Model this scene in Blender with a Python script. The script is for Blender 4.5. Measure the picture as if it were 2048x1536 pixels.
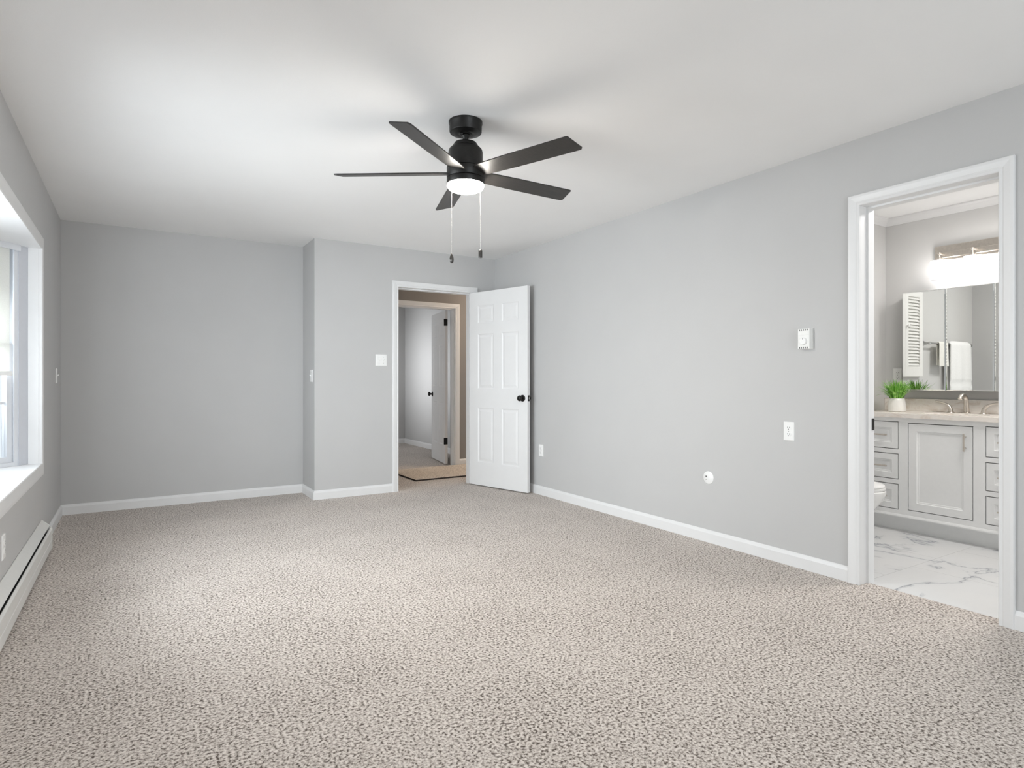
import bpy, bmesh, math, random
from mathutils import Vector, Matrix

random.seed(7)
for o in list(bpy.data.objects):
    bpy.data.objects.remove(o)
SC = bpy.context.scene
COL = SC.collection
R = math.radians

# ------------------------------------------------------------------ camera
YAW, FPX, HORIZON, EYE = 0.555665, 1214.79, 759.05, 1.1214
cam_d = bpy.data.cameras.new('camera')
cam = bpy.data.objects.new('camera', cam_d)
COL.objects.link(cam)
cam.location = (0, 0, EYE)
cam.rotation_euler = (R(90), 0, -YAW)
cam_d.sensor_fit = 'HORIZONTAL'
cam_d.sensor_width = 36.0
cam_d.lens = 36.0 * FPX / 2048.0
cam_d.shift_y = (HORIZON - 768.0) / 2048.0
cam_d.clip_start = 0.02
SC.camera = cam

# ------------------------------------------------------------------ world, light, exposure
world = bpy.data.worlds.new('world')
SC.world = world
world.use_nodes = True
bgn = world.node_tree.nodes['Background']
bgn.inputs[0].default_value = (0.86, 0.93, 1.0, 1)
bgn.inputs[1].default_value = 1.1

SC.view_settings.view_transform = 'Standard'
SC.view_settings.look = 'None'
SC.view_settings.gamma = 1.0
SC.view_settings.use_curve_mapping = False
SC.view_settings.exposure = 0.0
SC.cycles.use_denoising = True
SC.cycles.max_bounces = 12
SC.cycles.diffuse_bounces = 8
SC.cycles.glossy_bounces = 6
SC.cycles.transmission_bounces = 8
SC.cycles.transparent_max_bounces = 16
SC.cycles.sample_clamp_indirect = 6.0
SC.cycles.caustics_reflective = False
SC.cycles.caustics_refractive = False


def area(name, loc, direction, sx, sy, power, color=(1, 1, 1), spread=180):
    d = bpy.data.lights.new(name, 'AREA')
    d.shape = 'RECTANGLE'
    d.size, d.size_y = sx, sy
    d.energy = power
    d.color = color
    d.spread = R(spread)
    o = bpy.data.objects.new(name, d)
    COL.objects.link(o)
    o.location = loc
    o.rotation_euler = Vector(direction).to_track_quat('-Z', 'Y').to_euler()
    return o


def point(name, loc, power, color=(1, 1, 1), size=0.06):
    d = bpy.data.lights.new(name, 'POINT')
    d.energy = power
    d.color = color
    d.shadow_soft_size = size
    o = bpy.data.objects.new(name, d)
    COL.objects.link(o)
    o.location = loc
    return o


# room numbers (metres). X runs along the far wall, Y away from the camera
XR, XL, YF, YN, YB, H = 3.364, -0.521, 6.225, 5.775, -1.9, 2.44
XJ = 1.421                       # the jog in the far wall
WT = 0.12                        # wall thickness
BX0, BX1 = XR + WT, 5.28         # bathroom
BYS, BYB = 2.64, 0.35
HY = 7.09                        # hall wall
R2X, R2Y = 4.05, 10.1            # room across the hall

# bay window
BAY_A, BAY_B = 4.885, 2.25       # opening in the left wall (Y)
BZ0, BZ1 = 0.585, 1.957
PA0 = Vector((-0.575, BAY_A, 0))
EA = Vector((-math.sin(R(40)), -math.cos(R(40)), 0))
FL = 0.70
PA1 = PA0 + EA * FL
PB0 = Vector((-0.575, BAY_B, 0))
PB1 = Vector((PA1.x, BAY_B + (BAY_A - PA1.y), 0))

DAY = (0.905, 0.955, 1.0)
mid = (PA0 + PA1) / 2
nA = Vector((-math.cos(R(40)), math.sin(R(40)), 0))
area('daylight_bay_front', (PA1.x - 0.16, (PA1.y + PB1.y) / 2, 1.3), (1, 0, -0.2), 1.05, PA1.y - PB1.y, 62, DAY, 110)
area('daylight_bay_far', mid + nA * 0.2 + Vector((0, 0, 1.27)), -nA, 1.25, 0.55, 22, DAY)
nB = Vector((nA.x, -nA.y, 0))
midb = (PB0 + PB1) / 2
area('daylight_bay_near', midb + nB * 0.2 + Vector((0, 0, 1.27)), -nB, 1.25, 0.55, 52, DAY, 105)
area('added_back_fill', (1.4, YB - 0.16, 1.35), (0, 1, 0.0), 2.0, 1.3, 76, DAY)  # added source, unseen, fills the room from behind the camera
area('daylight_far_room', (0.95, 9.0, 1.45), (1, 0.03, -0.05), 0.7, 0.8, 7.0, (0.96, 0.98, 1.0), 46)
area('daylight_far_room_window', (0.85, 9.0, 1.45), (1, -0.1, -0.1), 0.95, 1.1, 17, (0.96, 0.98, 1.0))
area('added_bathroom_fill', (4.3, 1.3, H - 0.012), (0, 0, -1), 0.5, 0.5, 26, (1.0, 0.97, 0.94))  # added overhead light, out of view, brightens the vanity and tile
point('hall_lamp', (4.7, 6.4, 2.1), 46, (1.0, 0.80, 0.60), 0.12)


# ------------------------------------------------------------------ materials
def newmat(name):
    m = bpy.data.materials.new(name)
    m.use_nodes = True
    nt = m.node_tree
    b = nt.nodes['Principled BSDF']
    return m, nt, b


def N(nt, t, **k):
    n = nt.nodes.new(t)
    for a, v in k.items():
        setattr(n, a, v)
    return n


def coords(nt, scale=(1, 1, 1), rot=(0, 0, 0)):
    tc = N(nt, 'ShaderNodeTexCoord')
    mp = N(nt, 'ShaderNodeMapping')
    mp.inputs['Scale'].default_value = scale
    mp.inputs['Rotation'].default_value = rot
    nt.links.new(tc.outputs['Object'], mp.inputs['Vector'])
    return mp.outputs['Vector']


def ramp(nt, fac, stops):
    r = N(nt, 'ShaderNodeValToRGB')
    el = r.color_ramp.elements
    el[0].position, el[0].color = stops[0][0], (*stops[0][1], 1)
    el[1].position, el[1].color = stops[-1][0], (*stops[-1][1], 1)
    for p, c in stops[1:-1]:
        e = el.new(p)
        e.color = (*c, 1)
    nt.links.new(fac, r.inputs['Fac'])
    return r.outputs['Color']


def plain(name, col, rough=0.5, metal=0.0, var=0.02, scale=40, bump=0.0, bscale=200, spec=0.5, coat=0.0):
    m, nt, b = newmat(name)
    v = coords(nt)
    n = N(nt, 'ShaderNodeTexNoise')
    n.inputs['Scale'].default_value = scale
    n.inputs['Detail'].default_value = 3
    nt.links.new(v, n.inputs['Vector'])
    lo = tuple(max(0, c * (1 - var)) for c in col)
    hi = tuple(min(1, c * (1 + var)) for c in col)
    nt.links.new(ramp(nt, n.outputs['Fac'], [(0.3, lo), (0.7, hi)]), b.inputs['Base Color'])
    b.inputs['Roughness'].default_value = rough
    b.inputs['Metallic'].default_value = metal
    b.inputs['Specular IOR Level'].default_value = spec
    b.inputs['Coat Weight'].default_value = coat
    if bump:
        n2 = N(nt, 'ShaderNodeTexNoise')
        n2.inputs['Scale'].default_value = bscale
        n2.inputs['Detail'].default_value = 2
        nt.links.new(v, n2.inputs['Vector'])
        bp = N(nt, 'ShaderNodeBump')
        bp.inputs['Strength'].default_value = bump
        bp.inputs['Distance'].default_value = 0.002
        nt.links.new(n2.outputs['Fac'], bp.inputs['Height'])
        nt.links.new(bp.outputs['Normal'], b.inputs['Normal'])
    return m


M = {}
M['wall'] = plain('grey_wall_paint', (0.53, 0.528, 0.525), 0.62, var=0.01, scale=3, bump=0.12, bscale=260, spec=0.3)
M['ceiling'] = plain('white_ceiling_paint', (0.90, 0.90, 0.897), 0.8, var=0.01, scale=2, bump=0.1, bscale=180, spec=0.2)
M['trim'] = plain('white_trim_paint', (0.77, 0.77, 0.77), 0.38, var=0.01, scale=8)
M['door'] = plain('white_door_paint', (0.79, 0.79, 0.79), 0.42, var=0.01, scale=8)
M['vinyl'] = plain('white_window_vinyl', (0.70, 0.715, 0.745), 0.35, var=0.01)
M['mullion'] = plain('shaded_window_board', (0.56, 0.575, 0.615), 0.4, var=0.01)  # backlit shade on the window boards put into a darker, bluer colour
M['plastic'] = plain('white_plate_plastic', (0.86, 0.86, 0.85), 0.3, var=0.01)
M['thermo'] = plain('thermostat_plastic', (0.82, 0.82, 0.80), 0.4, var=0.01)
M['slot'] = plain('dark_slot', (0.05, 0.05, 0.05), 0.7)
M['black'] = plain('matte_black_metal', (0.022, 0.021, 0.020), 0.42, 0.6, var=0.15)
M['hinge'] = plain('black_hinge_metal', (0.012, 0.012, 0.012), 0.4, 0.5)
M['heater'] = plain('heater_enamel', (0.72, 0.72, 0.70), 0.38, var=0.02)
M['dark'] = plain('heater_dark_inside', (0.02, 0.02, 0.02), 0.8)
M['nickel'] = plain('brushed_nickel', (0.70, 0.65, 0.59), 0.28, 1.0, var=0.06, scale=60)
M['chrome'] = plain('grey_chrome', (0.55, 0.55, 0.54), 0.2, 1.0, var=0.03)
M['vanity'] = plain('white_vanity_paint', (0.85, 0.86, 0.86), 0.4, var=0.01)
M['porcelain'] = plain('white_porcelain', (0.87, 0.87, 0.86), 0.12, var=0.005, coat=0.3)
M['pot'] = plain('white_ceramic_pot', (0.83, 0.82, 0.79), 0.35, var=0.02)
M['soil'] = plain('dark_soil', (0.03, 0.022, 0.015), 0.95, var=0.3)
M['louver'] = plain('white_louver_paint', (0.86, 0.86, 0.84), 0.4, var=0.01)
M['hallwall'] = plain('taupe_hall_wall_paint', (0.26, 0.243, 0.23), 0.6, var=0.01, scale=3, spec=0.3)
M['bathwall'] = plain('bathroom_wall_paint', (0.63, 0.627, 0.618), 0.55, var=0.01, scale=3, spec=0.3)
M['binding'] = plain('dark_rug_binding', (0.035, 0.025, 0.02), 0.9, var=0.3, scale=200)
M['fob'] = plain('dark_fob_metal', (0.10, 0.095, 0.09), 0.3, 0.9)
M['cord'] = plain('pull_chain_metal', (0.62, 0.60, 0.57), 0.35, 0.8)

# black-brown fan blades with faint grain
m, nt, b = newmat('dark_fan_blade')
v = coords(nt, (4, 60, 60))
n = N(nt, 'ShaderNodeTexNoise')
n.inputs['Scale'].default_value = 3
n.inputs['Detail'].default_value = 5
nt.links.new(v, n.inputs['Vector'])
nt.links.new(ramp(nt, n.outputs['Fac'], [(0.3, (0.020, 0.019, 0.018)), (0.7, (0.034, 0.031, 0.029))]), b.inputs['Base Color'])
b.inputs['Roughness'].default_value = 0.40
M['blade'] = m


# cut-pile carpet: speckled tufts
def carpet(name, lo, md, hi, s=1.0):
    m, nt, b = newmat(name)
    v = coords(nt)
    n1 = N(nt, 'ShaderNodeTexNoise')
    n1.inputs['Scale'].default_value = 98 * s
    n1.inputs['Detail'].default_value = 2.0
    n1.inputs['Roughness'].default_value = 0.6
    nt.links.new(v, n1.inputs['Vector'])
    vo = N(nt, 'ShaderNodeTexVoronoi')
    vo.inputs['Scale'].default_value = 115 * s
    nt.links.new(v, vo.inputs['Vector'])
    n2 = N(nt, 'ShaderNodeTexNoise')
    n2.inputs['Scale'].default_value = 2.2
    n2.inputs['Detail'].default_value = 3
    nt.links.new(v, n2.inputs['Vector'])
    # tuft height: noise minus the gap between tufts
    mx = N(nt, 'ShaderNodeMath', operation='MULTIPLY_ADD')
    nt.links.new(vo.outputs['Distance'], mx.inputs[0])
    mx.inputs[1].default_value = -0.16
    nt.links.new(n1.outputs['Fac'], mx.inputs[2])
    big = N(nt, 'ShaderNodeMath', operation='MULTIPLY_ADD')
    nt.links.new(n2.outputs['Fac'], big.inputs[0])
    big.inputs[1].default_value = 0.08
    nt.links.new(mx.outputs[0], big.inputs[2])
    col = ramp(nt, big.outputs[0], [(0.30, lo), (0.425, md), (0.58, hi)])
    nt.links.new(col, b.inputs['Base Color'])
    b.inputs['Roughness'].default_value = 0.95
    b.inputs['Specular IOR Level'].default_value = 0.1
    b.inputs['Sheen Weight'].default_value = 0.15
    bp = N(nt, 'ShaderNodeBump')
    bp.inputs['Strength'].default_value = 0.7
    bp.inputs['Distance'].default_value = 0.006
    nt.links.new(mx.outputs[0], bp.inputs['Height'])
    nt.links.new(bp.outputs['Normal'], b.inputs['Normal'])
    return m


M['carpet'] = carpet('speckled_beige_carpet', (0.095, 0.073, 0.058), (0.46, 0.405, 0.362), (0.72, 0.66, 0.61))
M['rug'] = carpet('beige_hall_rug', (0.30, 0.235, 0.18), (0.60, 0.51, 0.42), (0.74, 0.66, 0.57), 0.8)

# marble look tile
m, nt, b = newmat('white_marble_tile')
v = coords(nt)
nz = N(nt, 'ShaderNodeTexNoise')
nz.inputs['Scale'].default_value = 1.9
nz.inputs['Detail'].default_value = 7
nz.inputs['Roughness'].default_value = 0.55
nz.inputs['Distortion'].default_value = 0.7
nt.links.new(v, nz.inputs['Vector'])
sb = N(nt, 'ShaderNodeMath', operation='SUBTRACT')
nt.links.new(nz.outputs['Fac'], sb.inputs[0])
sb.inputs[1].default_value = 0.5
ab = N(nt, 'ShaderNodeMath', operation='ABSOLUTE')
nt.links.new(sb.outputs[0], ab.inputs[0])
vein = ramp(nt, ab.outputs[0], [(0.0, (0.26, 0.27, 0.295)), (0.007, (0.52, 0.53, 0.55)), (0.028, (0.68, 0.685, 0.69)), (0.2, (0.71, 0.71, 0.71))])
msk = N(nt, 'ShaderNodeTexNoise')
msk.inputs['Scale'].default_value = 2.3
nt.links.new(v, msk.inputs['Vector'])
mk = ramp(nt, msk.outputs['Fac'], [(0.38, (0, 0, 0)), (0.50, (1, 1, 1))])
mix = N(nt, 'ShaderNodeMix', data_type='RGBA')
nt.links.new(mk, mix.inputs[0])
mix.inputs[6].default_value = (0.71, 0.71, 0.71, 1)
nt.links.new(vein, mix.inputs[7])
br = N(nt, 'ShaderNodeTexBrick')
br.inputs['Scale'].default_value = 1.0
br.inputs['Brick Width'].default_value = 0.61
br.inputs['Row Height'].default_value = 0.61
br.inputs['Mortar Size'].default_value = 0.0016
br.inputs['Color1'].default_value = (1, 1, 1, 1)
br.inputs['Color2'].default_value = (1, 1, 1, 1)
br.inputs['Mortar'].default_value = (0.72, 0.72, 0.72, 1)
br.offset = 0.5
nt.links.new(v, br.inputs['Vector'])
mul = N(nt, 'ShaderNodeMix', data_type='RGBA', blend_type='MULTIPLY')
mul.inputs[0].default_value = 1
nt.links.new(mix.outputs[2], mul.inputs[6])
nt.links.new(br.outputs['Color'], mul.inputs[7])
nt.links.new(mul.outputs[2], b.inputs['Base Color'])
b.inputs['Roughness'].default_value = 0.25
M['tile'] = m

# veined beige stone of the worktop
m, nt, b = newmat('beige_veined_stone')
v = coords(nt, (1, 0.5, 1), (0, 0, 0.5))
wv = N(nt, 'ShaderNodeTexNoise')
wv.inputs['Scale'].default_value = 9
wv.inputs['Detail'].default_value = 9
wv.inputs['Roughness'].default_value = 0.65
wv.inputs['Distortion'].default_value = 1.4
nt.links.new(v, wv.inputs['Vector'])
nt.links.new(ramp(nt, wv.outputs['Fac'], [(0.28, (0.55, 0.46, 0.40)), (0.42, (0.76, 0.69, 0.62)), (0.52, (0.86, 0.82, 0.77)), (0.72, (0.78, 0.71, 0.64))]), b.inputs['Base Color'])
b.inputs['Roughness'].default_value = 0.2
M['stone'] = m

# thin clear glass: mostly straight through, a little mirror
m, nt, b = newmat('clear_glass')
nt.nodes.remove(b)
tr = N(nt, 'ShaderNodeBsdfTransparent')
tr.inputs[0].default_value = (0.97, 0.98, 0.98, 1)
gl = N(nt, 'ShaderNodeBsdfGlossy')
gl.inputs['Roughness'].default_value = 0.03
lw = N(nt, 'ShaderNodeLayerWeight')
lw.inputs['Blend'].default_value = 0.5
pw = N(nt, 'ShaderNodeMath', operation='POWER')
nt.links.new(lw.outputs['Facing'], pw.inputs[0])
pw.inputs[1].default_value = 5.0
fr = N(nt, 'ShaderNodeMath', operation='MULTIPLY_ADD')
nt.links.new(pw.outputs[0], fr.inputs[0])
fr.inputs[1].default_value = 0.9
fr.inputs[2].default_value = 0.035
mxs = N(nt, 'ShaderNodeMixShader')
nt.links.new(fr.outputs[0], mxs.inputs[0])
nt.links.new(tr.outputs[0], mxs.inputs[1])
nt.links.new(gl.outputs[0], mxs.inputs[2])
nt.links.new(mxs.outputs[0], nt.nodes['Material Output'].inputs[0])
M['glass'] = m

m, nt, b = newmat('mirror_glass')
b.inputs['Base Color'].default_value = (0.93, 0.95, 0.94, 1)
b.inputs['Metallic'].default_value = 1
b.inputs['Roughness'].default_value = 0.005
M['mirror'] = m


m, nt, b = newmat('frosted_shade_glass')
nt.nodes.remove(b)
tr = N(nt, 'ShaderNodeBsdfTransparent')
tr.inputs[0].default_value = (0.98, 0.98, 0.98, 1)
tl = N(nt, 'ShaderNodeBsdfTranslucent')
tl.inputs[0].default_value = (0.95, 0.95, 0.95, 1)
mxs = N(nt, 'ShaderNodeMixShader')
mxs.inputs[0].default_value = 0.35
nt.links.new(tr.outputs[0], mxs.inputs[1])
nt.links.new(tl.outputs[0], mxs.inputs[2])
nt.links.new(mxs.outputs[0], nt.nodes['Material Output'].inputs[0])
M['frost'] = m


def emit(name, col, s):
    m, nt, b = newmat(name)
    b.inputs['Base Color'].default_value = (0.9, 0.88, 0.84, 1)
    b.inputs['Emission Color'].default_value = (*col, 1)
    b.inputs['Emission Strength'].default_value = s
    b.inputs['Roughness'].default_value = 0.4
    return m


M['fanlamp'] = emit('lit_fan_glass', (1.0, 0.94, 0.86), 205)
M['bulb'] = emit('lit_vanity_shade', (1.0, 0.97, 0.95), 42)

# roller shade cloth: lets daylight through
m, nt, b = newmat('cream_shade_cloth')
v = coords(nt, (1, 1, 1))
wn = N(nt, 'ShaderNodeTexNoise')
wn.inputs['Scale'].default_value = 300
nt.links.new(v, wn.inputs['Vector'])
cl = ramp(nt, wn.outputs['Fac'], [(0.3, (0.80, 0.80, 0.77)), (0.7, (0.87, 0.87, 0.845))])
df = N(nt, 'ShaderNodeBsdfDiffuse')
tl = N(nt, 'ShaderNodeBsdfTranslucent')
nt.links.new(cl, df.inputs[0])
nt.links.new(cl, tl.inputs[0])
ms = N(nt, 'ShaderNodeMixShader')
ms.inputs[0].default_value = 0.35
nt.links.new(df.outputs[0], ms.inputs[1])
nt.links.new(tl.outputs[0], ms.inputs[2])
nt.links.new(ms.outputs[0], nt.nodes['Material Output'].inputs[0])
nt.nodes.remove(b)
M['shade'] = m

# white terry towel
M['towel'] = plain('white_terry_cloth', (0.86, 0.86, 0.85), 0.95, var=0.04, scale=150, bump=0.6, bscale=500, spec=0.1)
M['towel2'] = plain('cream_terry_cloth', (0.84, 0.83, 0.78), 0.95, var=0.04, scale=150, bump=0.6, bscale=500, spec=0.1)

m, nt, b = newmat('green_grass_blades')
v = coords(nt)
gz = N(nt, 'ShaderNodeTexNoise')
gz.inputs['Scale'].default_value = 45
nt.links.new(v, gz.inputs['Vector'])
nt.links.new(ramp(nt, gz.outputs['Fac'], [(0.3, (0.07, 0.25, 0.03)), (0.5, (0.22, 0.52, 0.07)), (0.68, (0.52, 0.78, 0.24))]), b.inputs['Base Color'])
b.inputs['Roughness'].default_value = 0.45
M['grass'] = m


# ------------------------------------------------------------------ building helpers
def wm(o):
    mtx = Matrix.Identity(4)
    while o:
        mtx = o.matrix_basis @ mtx
        o = o.parent
    return mtx


def obj(name, bm, mat, parent=None, smooth=False, local=False, bevel=0.0):
    """link a bmesh given in world metres (or in the parent's own frame) as one mesh object"""
    if parent and not local:
        bm.transform(wm(parent).inverted())
    bmesh.ops.recalc_face_normals(bm, faces=bm.faces)
    me = bpy.data.meshes.new(name)
    bm.to_mesh(me)
    bm.free()
    for mm in (mat if isinstance(mat, (list, tuple)) else [mat]):
        me.materials.append(mm)
    if smooth:
        for p in me.polygons:
            p.use_smooth = True
        try:
            me.set_sharp_from_angle(angle=R(40))
        except Exception:
            pass
    o = bpy.data.objects.new(name, me)
    COL.objects.link(o)
    if parent:
        o.parent = parent
    if bevel:
        bv = o.modifiers.new('bevel', 'BEVEL')
        bv.width = bevel
        bv.segments = 2
        bv.limit_method = 'ANGLE'
        bv.angle_limit = R(50)
    return o


def tag(o, label, cat, group=None, kind=None):
    o['label'] = label
    o['category'] = cat
    if group:
        o['group'] = group
    if kind:
        o['kind'] = kind
    return o


def thing(name, loc, label, cat, group=None, kind=None, rz=0.0):
    o = bpy.data.objects.new(name, None)
    COL.objects.link(o)
    o.empty_display_size = 0.1
    o.location = loc
    o.rotation_euler = (0, 0, rz)
    return tag(o, label, cat, group, kind)


def copy_tree(o, parent=None):
    c = o.copy()
    COL.objects.link(c)
    c.parent = parent
    for ch in list(o.children):
        copy_tree(ch, c)
    return c


def B():
    return bmesh.new()


def box(bm, x0, x1, y0, y1, z0, z1):
    v = [bm.verts.new((x, y, z)) for x in (x0, x1) for y in (y0, y1) for z in (z0, z1)]
    for f in ((0, 1, 3, 2), (4, 6, 7, 5), (0, 4, 5, 1), (2, 3, 7, 6), (0, 2, 6, 4), (1, 5, 7, 3)):
        bm.faces.new([v[i] for i in f])
    return bm


def prism(bm, pts, z0, z1):
    lo = [bm.verts.new((p[0], p[1], z0)) for p in pts]
    hi = [bm.verts.new((p[0], p[1], z1)) for p in pts]
    bm.faces.new(lo[::-1])
    bm.faces.new(hi)
    n = len(pts)
    for i in range(n):
        bm.faces.new((lo[i], lo[(i + 1) % n], hi[(i + 1) % n], hi[i]))
    return bm


def sweep(bm, profile, a, b, axis_u, axis_v):
    """extrude a closed profile [(u,v)] from point a to point b"""
    a, b, au, av = Vector(a), Vector(b), Vector(axis_u), Vector(axis_v)
    A = [bm.verts.new(a + au * u + av * w) for u, w in profile]
    Bv = [bm.verts.new(b + au * u + av * w) for u, w in profile]
    n = len(profile)
    for i in range(n):
        bm.faces.new((A[i], A[(i + 1) % n], Bv[(i + 1) % n], Bv[i]))
    bm.faces.new(A[::-1])
    bm.faces.new(Bv)
    return bm


def lathe(bm, prof, c=(0, 0, 0), seg=40, axis='Z', sx=1.0, sy=1.0):
    """prof: [(radius, height)] turned about an axis through c; end radii of 0 close the ends"""
    rings = []
    for r, hgt in prof:
        ring = []
        if r < 1e-6:
            ring = [bm.verts.new((0, 0, hgt))]
        else:
            for i in range(seg):
                t = 2 * math.pi * i / seg
                ring.append(bm.verts.new((r * math.cos(t) * sx, r * math.sin(t) * sy, hgt)))
        rings.append(ring)
    for a, b in zip(rings[:-1], rings[1:]):
        for i in range(seg):
            j = (i + 1) % seg
            if len(a) == 1 and len(b) == 1:
                continue
            if len(a) == 1:
                bm.faces.new((a[0], b[i], b[j]))
            elif len(b) == 1:
                bm.faces.new((a[i], a[j], b[0]))
            else:
                bm.faces.new((a[i], a[j], b[j], b[i]))
    if len(rings[0]) > 1:
        bm.faces.new(rings[0][::-1])
    if len(rings[-1]) > 1:
        bm.faces.new(rings[-1])
    rot = {'Z': Matrix.Identity(3), 'X': Matrix(((0, 0, 1), (0, 1, 0), (-1, 0, 0))), '-X': Matrix(((0, 0, -1), (0, 1, 0), (1, 0, 0))),
           'Y': Matrix(((1, 0, 0), (0, 0, 1), (0, -1, 0))), '-Y': Matrix(((1, 0, 0), (0, 0, -1), (0, 1, 0)))}[axis]
    vs = [v for r in rings for v in r]
    for v in vs:
        v.co = rot @ v.co + Vector(c)
    return bm


def tube(bm, pts, rad, seg=12):
    """a round tube along points; rad is one radius or one for each point"""
    pts = [Vector(p) for p in pts]
    rads = rad if isinstance(rad, (list, tuple)) else [rad] * len(pts)
    rings = []
    up = None
    for i, p in enumerate(pts):
        d = (pts[min(i + 1, len(pts) - 1)] - pts[max(i - 1, 0)]).normalized()
        if up is None:
            up = Vector((0, 0, 1)) if abs(d.z) < 0.9 else Vector((1, 0, 0))
        s = d.cross(up).normalized()
        up = s.cross(d).normalized()
        rings.append([bm.verts.new(p + (s * math.cos(2 * math.pi * k / seg) + up * math.sin(2 * math.pi * k / seg)) * rads[i]) for k in range(seg)])
    for a, b in zip(rings[:-1], rings[1:]):
        for k in range(seg):
            bm.faces.new((a[k], a[(k + 1) % seg], b[(k + 1) % seg], b[k]))
    bm.faces.new(rings[0][::-1])
    bm.faces.new(rings[-1])
    return bm


def casing_bm(p, u, n, path, profile, closed=False):
    """mitred trim. path: inner edge corners (a,z) in order; p(a) origin + u*a; n points into the room.
    profile: [(outward offset, thickness)] open polyline, ends at thickness 0"""
    bm = B()
    p, u, n = Vector(p), Vector(u), Vector(n)
    cnt = len(path)
    offs = []
    for i in range(cnt):
        def edge(k):
            a, b = path[k % cnt], path[(k + 1) % cnt]
            d = Vector((b[0] - a[0], b[1] - a[1])).normalized()
            return Vector((-d.y, d.x))
        if closed:
            e0, e1 = edge(i - 1), edge(i)
        elif i == 0:
            e0 = e1 = edge(0)
        elif i == cnt - 1:
            e0 = e1 = edge(cnt - 2)
        else:
            e0, e1 = edge(i - 1), edge(i)
        s = e0 + e1
        offs.append(s / (1 + e0.dot(e1)))
    rings = []
    for (a, z), of in zip(path, offs):
        rings.append([bm.verts.new(p + u * (a + of.x * w) + Vector((0, 0, z + of.y * w)) + n * t) for w, t in profile])
    m_ = len(profile)
    rng = range(cnt if closed else cnt - 1)
    for i in rng:
        a, b = rings[i], rings[(i + 1) % cnt]
        for k in range(m_):
            bm.faces.new((a[k], a[(k + 1) % m_], b[(k + 1) % m_], b[k]))
    if not closed:
        bm.faces.new(rings[0])
        bm.faces.new(rings[-1][::-1])
    return bm


CASE = [(0, 0), (0, 0.010), (0.004, 0.013), (0.010, 0.013), (0.016, 0.011), (0.022, 0.014), (0.046, 0.018), (0.057, 0.018), (0.061, 0.014), (0.061, 0)]
BASE = [(0, 0), (0.013, 0), (0.013, 0.064), (0.010, 0.072), (0.007, 0.080), (0.003, 0.085), (0, 0.085)]


def struct(name, bm, mat, label, cat, **k):
    o = obj(name, bm, mat, **k)
    return tag(o, label, cat, kind='structure')


# ------------------------------------------------------------------ room shell
bm = B()
box(bm, XL - WT, XR + 0.075, YB - WT, YN + 0.06, -0.12, 0)
box(bm, XL - WT, XJ + 0.06, YN + 0.06, YF + WT, -0.12, 0)
struct('floor', bm, M['carpet'], 'speckled beige cut-pile carpet across the bedroom floor', 'floor')
bm = B()
box(bm, XJ + 0.06, R2X + 1.2, YN + 0.06, HY + 0.06, -0.12, 0)
struct('floor_hall', bm, M['carpet'], 'warm-lit beige carpet of the hall beyond the entry door', 'floor')
bm = B()
box(bm, 0.6, R2X + 0.3, HY + 0.06, R2Y + 0.3, -0.12, 0)
struct('floor_far_room', bm, M['carpet'], 'pale carpet in the room across the hall', 'floor')
bm = B()
box(bm, XR + 0.075, BX1 + WT, BYB - WT, BYS + WT, -0.12, 0)
struct('floor_bathroom', bm, M['tile'], 'white marble-look tile floor with grey veins in the bathroom', 'floor')

bm = B()
box(bm, XL - WT, XR + WT, YB - WT, YF + WT, H, H + 0.12)
struct('ceiling', bm, M['ceiling'], 'smooth white bedroom ceiling', 'ceiling')
bm = B()
box(bm, XR + WT, BX1 + WT, BYB - WT, BYS + WT, H, H + 0.12)
struct('ceiling_bathroom', bm, M['ceiling'], 'white bathroom ceiling inside the crown moulding', 'ceiling')
bm = B()
box(bm, XR + WT, R2X + 1.2, BYS + WT, HY + WT, H, H + 0.12)
box(bm, XJ + 0.12, XR + WT, YF + WT, HY + WT, H, H + 0.12)
struct('ceiling_hall', bm, M['ceiling'], 'hall ceiling beyond the entry door', 'ceiling')
bm = B()
box(bm, 0.6, R2X + 0.3, HY + WT, R2Y + 0.3, H, H + 0.12)
struct('ceiling_far_room', bm, M['ceiling'], 'ceiling of the room across the hall', 'ceiling')

# right wall with the bathroom doorway
DY0, DY1, DZ = 1.186, 1.813, 2.070
bm = B()
g = 0.018
box(bm, XR, XR + WT, YB - WT, DY0 - g, 0, H)
box(bm, XR, XR + WT, DY1 + g, YN, 0, H)
box(bm, XR, XR + WT, DY0 - g, DY1 + g, DZ + g, H)
struct('wall_right', bm, M['wall'], 'long light grey right wall with the bathroom doorway', 'wall')

# left wall with the bay opening
bm = B()
box(bm, XL - 0.054, XL, YB - WT, BAY_B, 0, H)
box(bm, XL - 0.054, XL, BAY_A, YF + WT, 0, H)
box(bm, XL - 0.054, XL, BAY_B, BAY_A, 0, BZ0 - 0.03)
box(bm, XL - 0.054, XL, BAY_B, BAY_A, BZ1 + 0.012, H)
struct('wall_left', bm, M['wall'], 'grey left wall around the bay window', 'wall')

# far walls: recessed left part, jog, part with the entry door
EX0, EX1, EZ = 2.242, 3.080, 2.050
bm = B()
box(bm, XL, XJ + 0.12, YF, YF + WT, 0, H)
struct('wall_far_recess', bm, M['wall'], 'darker grey far wall of the recess on the left', 'wall')
bm = B()
box(bm, XJ, XJ + 0.12, YN + WT, YF, 0, H)
box(bm, XJ, EX0 - g, YN, YN + WT, 0, H)
box(bm, EX1 + g, XR + WT, YN, YN + WT, 0, H)
box(bm, EX0 - g, EX1 + g, YN, YN + WT, EZ + g, H)
struct('wall_far_entry', bm, M['wall'], 'grey far wall with the jog and the entry doorway', 'wall')

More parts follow.
